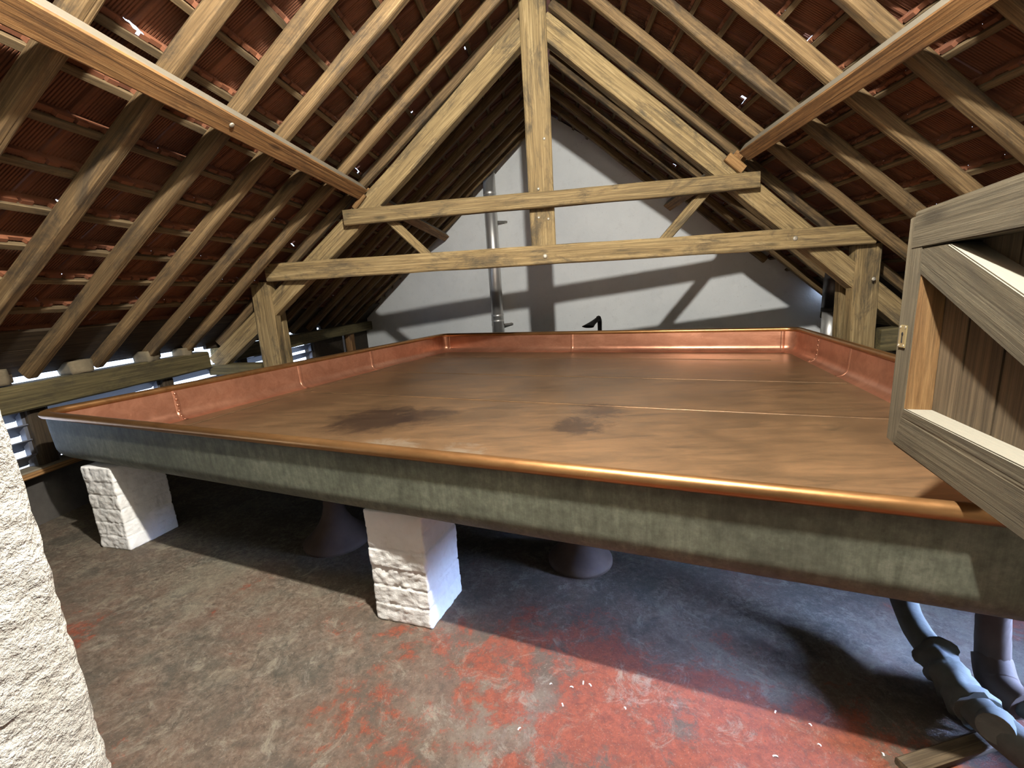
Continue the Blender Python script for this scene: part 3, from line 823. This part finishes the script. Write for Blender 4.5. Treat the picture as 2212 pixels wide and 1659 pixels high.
# ------------------------------------------------------------------ brick piers
def pier(A, B, Cc, h, label):
    A, B, Cc = V(A), V(B), V(Cc); D = A + Cc - B
    ctr = (A + B + Cc + D) / 4
    cours = 6; ch_ = h / cours
    bm = bmesh.new()
    corners = [A - ctr, B - ctr, Cc - ctr, D - ctr]
    nz = 84; nu = 30; rings = []
    for k in range(nz + 1):
        z = h * k / nz; ring = []
        ci = int(min(z / ch_, cours - 1e-6)); fz = z / ch_ - ci
        grow = (noise.noise(V((ci * 7.7, ctr.x, 2))) * 0.006)
        for e in range(4):
            a, b = corners[e], corners[(e + 1) % 4]; t = (b - a).normalized(); nn = V((t.y, -t.x)); L = (b - a).length
            for u in range(nu):
                f = u / nu; p = a + (b - a) * f
                mort = 0.0
                wz = 0.05 + 0.06 * noise.noise(V((u * 0.35 + e * 9, ci * 3.3, ctr.x)))
                if fz < wz or fz > 1 - wz: mort = 0.0035
                off = 0.5 if (ci + e) % 2 else 0.0
                bx = (f * L / 0.155 + off) % 1.0
                if bx < 0.05 and 0.06 < f < 0.94: mort = max(mort, 0.003)
                r = grow - mort + noise.fractal(V((p.x * 22, p.y * 22, z * 22)), 0.8, 2.0, 4) * 0.005
                cn = V((0, 0))
                if u == 0: cn = -(a.normalized()) * 0.004
                ring.append(bm.verts.new((p.x + nn.x * r + cn.x, p.y + nn.y * r + cn.y, z)))
        rings.append(ring)
    m = len(rings[0])
    for k in range(nz):
        for j in range(m):
            bm.faces.new((rings[k][j], rings[k][(j + 1) % m], rings[k + 1][(j + 1) % m], rings[k + 1][j]))
    bm.faces.new(rings[-1]); bm.faces.new(rings[0][::-1])
    o = link('brick_pier', bm_mesh('brick_pier', bm, True), 'brick', None, Matrix.Translation((ctr.x, ctr.y, 0)))
    tag(o, label, 'brick pier', 'white brick piers under the pan')
    return o
pier((-3.118, 2.521), (-2.851, 2.472), (-2.776, 2.786), ZB - 0.001, 'white painted brick pier under the left corner of the copper pan')
pier((-0.903, 1.853), (-0.601, 1.778), (-0.512, 2.06), ZB - 0.001, 'white painted brick pier under the middle of the pan front, nearest the camera')

# ------------------------------------------------------------------ cast-iron pedestals, bearer, pipes
PED = [(0.215, 0.0), (0.215, 0.018), (0.20, 0.035), (0.175, 0.055), (0.145, 0.085), (0.11, 0.13), (0.08, 0.185), (0.062, 0.25), (0.055, 0.34), (0.055, 0.46), (0.075, 0.48), (0.11, 0.50), (0.12, ZB - 0.001)]
def pedestal(x, y, s, label):
    t = tag(lathe('iron_pedestal', [(r * s, z) for r, z in PED], 'iron', None, Matrix.Translation((x, y, 0)), n=40), label, 'pedestal', 'cast-iron pedestals under the pan')
pedestal(-1.45, 2.58, 1.0, 'rusty trumpet-shaped iron pedestal in shadow between the two brick piers')
pedestal(0.14, 2.33, 0.86, 'dark trumpet-shaped iron pedestal right of the middle brick pier')
fr = (FRc - FLc).normalized()
e1 = V((0.735, 1.42)); e0 = e1 - fr * 0.55
tag(beam('timber_bearer', (e0.x, e0.y + 0.1, ZB - 0.047), (e1.x, e1.y + 0.1, ZB - 0.047), 0.10, 0.09, 'plate'), 'flat timber bearer lying under the pan with its sawn end showing', 'timber bearer')

lp = thing('lagged_pipe', 'grey bandaged pipe bending down from under the pan and along the floor at right', 'pipe', (1.40, 1.4, 0.0))
tube('pipe', [(1.62, 2.20, 0.50), (1.53, 1.95, 0.30), (1.46, 1.72, 0.14), (1.415, 1.52, 0.10), (1.385, 1.38, 0.095), (1.385, 1.24, 0.095), (1.43, 1.08, 0.095), (1.55, 0.85, 0.095)],
     [0.046, 0.046, 0.047, 0.047, 0.050, 0.055, 0.050, 0.048], 'lagging', lp, lump=0.12, n=18)
tube('bandage', [(1.425, 1.545, 0.103), (1.405, 1.47, 0.100), (1.385, 1.38, 0.097), (1.38, 1.32, 0.096)], [0.066, 0.062, 0.060, 0.066], 'lagging', lp, lump=0.45, n=18)
tube('stub', [(1.40, 1.275, 0.10), (1.352, 1.235, 0.125), (1.338, 1.222, 0.131)], [0.046, 0.047, 0.044], 'lagging', lp, n=18)
ip = thing('iron_pipe', 'dark iron pipe with an elbow fitting behind the bandaged pipe', 'pipe', (1.57, 1.45, 0.0))
tube('riser', [(1.62, 1.58, 0.56), (1.60, 1.54, 0.30), (1.585, 1.50, 0.12)], 0.048, 'iron', ip)
tube('elbow', [(1.59, 1.51, 0.13), (1.57, 1.46, 0.075), (1.56, 1.41, 0.065), (1.565, 1.36, 0.065)], [0.055, 0.06, 0.056, 0.052], 'iron', ip)
tube('pipe', [(1.565, 1.37, 0.062), (1.63, 1.22, 0.062), (1.75, 0.95, 0.062)], 0.034, 'lagging', ip)

# flues
def flue(x, y, r, z1, label, parts):
    t = thing('flue_pipe', label, 'flue pipe', (x, y, 0.0))
    for nm, z0, zz, rr, mt in parts:
        if nm == 'band':
            lathe('joint_band', [(rr, z0), (rr + 0.004, z0 + 0.008), (rr + 0.004, zz - 0.008), (rr, zz)], mt, t, Matrix.Translation((x, y, 0)), n=32)
        else:
            lathe('pipe', [(rr, z0), (rr, zz)], mt, t, Matrix.Translation((x, y, 0)), n=40)
    return t
fx = -0.915; fy = gable_y(fx) - 0.20
f1 = flue(fx, fy, 0.112, 4.0, 'tall stainless flue pipe rising up the white gable left of the king post',
     [('pipe', 0.6, 4.05, 0.112, 'steel'), ('band', 1.02, 1.06, 0.113, 'steel'), ('band', 1.12, 1.16, 0.113, 'steel'), ('band', 2.22, 2.27, 0.113, 'steel'), ('band', 3.3, 3.35, 0.113, 'steel')])
for z in (0.96, 2.83):
    beam('wall_bracket', (fx + 0.11, fy + 0.01, z), (fx + 0.27, fy + 0.10, z), 0.05, 0.035, 'bracket', parent=f1, jit=0.001)
    beam('wall_bracket', (fx + 0.24, fy + 0.09, z), (fx + 0.24, gable_y(fx + 0.24), z), 0.05, 0.05, 'bracket', parent=f1, jit=0.001)
flue(3.77, 6.2, 0.105, 1.6, 'short flue pipe beside the right post, shiny below a dark collar',
     [('pipe', 0.4, 1.07, 0.100, 'steel'), ('band', 1.06, 1.11, 0.112, 'darkiron'), ('pipe', 1.10, 1.62, 0.112, 'darksteel')])
# spout over the far rim
sp = thing('filling_spout', 'dark flattened spout leaning over the far rim of the copper pan', 'spout', (0.83, 6.98, 0.6))
tube('stem', [(0.83, 6.98, 0.55), (0.83, 6.98, 0.92), (0.825, 6.95, 1.04), (0.80, 6.88, 1.09)], [0.032, 0.032, 0.034, 0.04], 'darkiron', sp)
def nozzle():
    bm = bmesh.new(); rows = []
    p0, p1 = V((0.81, 6.90, 1.085)), V((0.62, 6.68, 0.985)); d = (p1 - p0).normalized(); w = d.cross(Z3).normalized(); u = w.cross(d)
    for i in range(9):
        t = i / 8; c = p0 + (p1 - p0) * t; a = 0.035 + 0.075 * t * t; b = 0.035 - 0.012 * t
        rows.append([bm.verts.new(c + w * a * math.cos(2 * math.pi * j / 20) + u * b * math.sin(2 * math.pi * j / 20)) for j in range(20)])
    for a, b in zip(rows[:-1], rows[1:]):
        for j in range(20): bm.faces.new((a[j], a[(j + 1) % 20], b[(j + 1) % 20], b[j]))
    bm.faces.new(rows[0])
    return bm_mesh('nozzle', bm, True)
link('nozzle', nozzle(), 'darkiron', sp)

# ------------------------------------------------------------------ hatch door in the foreground
KD = 0.968
DB = V((1.189 * KD, 1.586 * KD, CAM_H - (CAM_H - 0.965) * KD)); DU = V((-0.297, -0.955, 0)).normalized(); DN = V((-DU.y, DU.x, 0)) * -1
if DN.x > 0: DN = -DN
door = thing('door_1', 'open grey oak hatch door with diagonal brace and keyhole plate in the right foreground', 'door', DB, kind='structure')
def dpt(u, v, n=0.0): return DB + (DU * u + V((0, 0, v)) + DN * n) * KD
def dpoly(name, pts, n0, n1, mat, axis=None, parent=None, bev=0.003):
    """polygon on the door plane given depth; grain follows axis (u,v)"""
    a = axis or (1, 0); L = math.hypot(*a); ex = (DU * a[0] + Z3 * a[1]) / L; ey = DN.cross(ex); c = dpt(*pts[0])
    W = Matrix(((ex.x, ey.x, DN.x, c.x), (ex.y, ey.y, DN.y, c.y), (ex.z, ey.z, DN.z, c.z), (0, 0, 0, 1))); Wi = W.inverted()
    bm = bmesh.new(); f = [bm.verts.new(Wi @ dpt(u, v, n1)) for u, v in pts]; g = [bm.verts.new(Wi @ dpt(u, v, n0)) for u, v in pts]; k = len(pts)
    bm.faces.new(f); bm.faces.new(g[::-1])
    for i in range(k): bm.faces.new((f[i], g[i], g[(i + 1) % k], f[(i + 1) % k]))
    bmesh.ops.recalc_face_normals(bm, faces=bm.faces)
    if bev: bmesh.ops.bevel(bm, geom=bm.edges[:], offset=bev, segments=2, affect='EDGES')
    return link(name, bm_mesh(name, bm), mat, parent or door, W)
HZ = 0.93
dpoly('stile', [(0.0, 0.0), (0.104, 0.0), (0.092, 0.745), (-0.014, 0.745)], -0.07, 0.0, 'door', (0, 1))
dpoly('stile', [(HZ - 0.1, 0.0), (HZ, 0.0), (HZ, 0.775), (HZ - 0.1, 0.775)], -0.07, -0.0005, 'door', (0, 1))
dpoly('top_rail', [(0.020, 0.646), (HZ - 0.1, 0.662), (HZ - 0.1, 0.782), (0.024, 0.760)], -0.072, 0.0015, 'door', (1, 0.02))
dpoly('bottom_rail', [(0.060, -0.004), (HZ - 0.1, 0.016), (HZ - 0.1, 0.168), (0.104, 0.138)], -0.07, 0.001, 'door', (1, 0.02))
dpoly('brace', [(0.097, 0.567), (HZ - 0.1, 0.283), (HZ - 0.1, 0.417), (0.245, 0.646), (0.094, 0.644)], -0.07, 0.001, 'door', (1, -0.39))
us = [0.02, 0.252, 0.418, 0.585, 0.752, HZ - 0.01]
for i in range(len(us) - 1):
    dpoly('board', [(us[i] + 0.0015, 0.02), (us[i + 1] - 0.0015, 0.02), (us[i + 1] - 0.0015, 0.755), (us[i] + 0.0015, 0.735)], -0.092, -0.066, 'board', (0, 1), bev=0.004)
dpoly('lit_stile_face', [(0.098, 0.135), (0.1195, 0.137), (0.1075, 0.566), (0.098, 0.57)], -0.066, -0.002, 'newboard', (0, 1), bev=0.001)  # added strip for the stile's inner face; fresh wood, lamplight in its colour
lk = dpoly('lock_plate', [(0.012, 0.328), (0.060, 0.330), (0.062, 0.404), (0.014, 0.402)], -0.002, 0.0035, 'brass', (0, 1), bev=0.001)
tag(lk, 'small brass lock plate with keyhole')
def disc(name, u, v, r, n1, mat, parent, sq=1.0):
    pts = [(u + r * math.cos(2 * math.pi * i / 14), v + r * sq * math.sin(2 * math.pi * i / 14)) for i in range(14)]
    dpoly(name, pts, n1 - 0.004, n1, mat, (0, 1), parent, bev=0)
disc('keyhole', 0.038, 0.374, 0.0068, 0.0042, 'darkiron', lk)
dpoly('keyhole', [(0.0345, 0.372), (0.0405, 0.372), (0.043, 0.345), (0.033, 0.345)], 0.0, 0.0042, 'darkiron', (0, 1), lk, bev=0)
for u, v in [(0.019, 0.396), (0.056, 0.398), (0.018, 0.335), (0.054, 0.337)]: disc('screw', u, v, 0.0042, 0.0046, 'bolt', lk)

# ------------------------------------------------------------------ litter on the floor
for i, (x, y) in enumerate([(0, 1.398), (.087, 1.496), (.039, 1.475), (.233, 1.389), (.113, 1.486), (.693, 1.226), (.771, 1.385), (.865, 1.338), (1.038, 1.242), (-.043, 1.488), (.855, 1.267), (-.16, 1.30)]):
    a = random.random() * 3.1; L = 0.010 + 0.008 * random.random()
    bm = bmesh.new(); g = []
    for k in range(5):
        t = k / 4 - 0.5
        g.append([bm.verts.new((t * L, s * 0.0024, 0.002 + 0.003 * (1 - 4 * t * t) + h)) for s, h in ((-1, 0), (1, 0), (1, .0008), (-1, .0008))])
    for p, q in zip(g[:-1], g[1:]):
        for j in range(4): bm.faces.new((p[j], p[(j + 1) % 4], q[(j + 1) % 4], q[j]))
    bm.faces.new(g[0]); bm.faces.new(g[-1][::-1])
    o = link('paper_scrap', bm_mesh('paper_scrap', bm), 'paper', None, Matrix.Translation((x, y, -0.001)) @ Matrix.Rotation(a, 4, 'Z'))
    tag(o, 'tiny white paper scrap lying on the red and grey floor', 'paper scrap', 'paper scraps on the floor')
tag(beam('timber_offcut', (1.06, 1.19, 0.016), (1.40, 1.285, 0.016), 0.055, 0.03, 'board', jit=0.004), 'grey timber offcut lying on the floor at the bottom right', 'timber offcut')
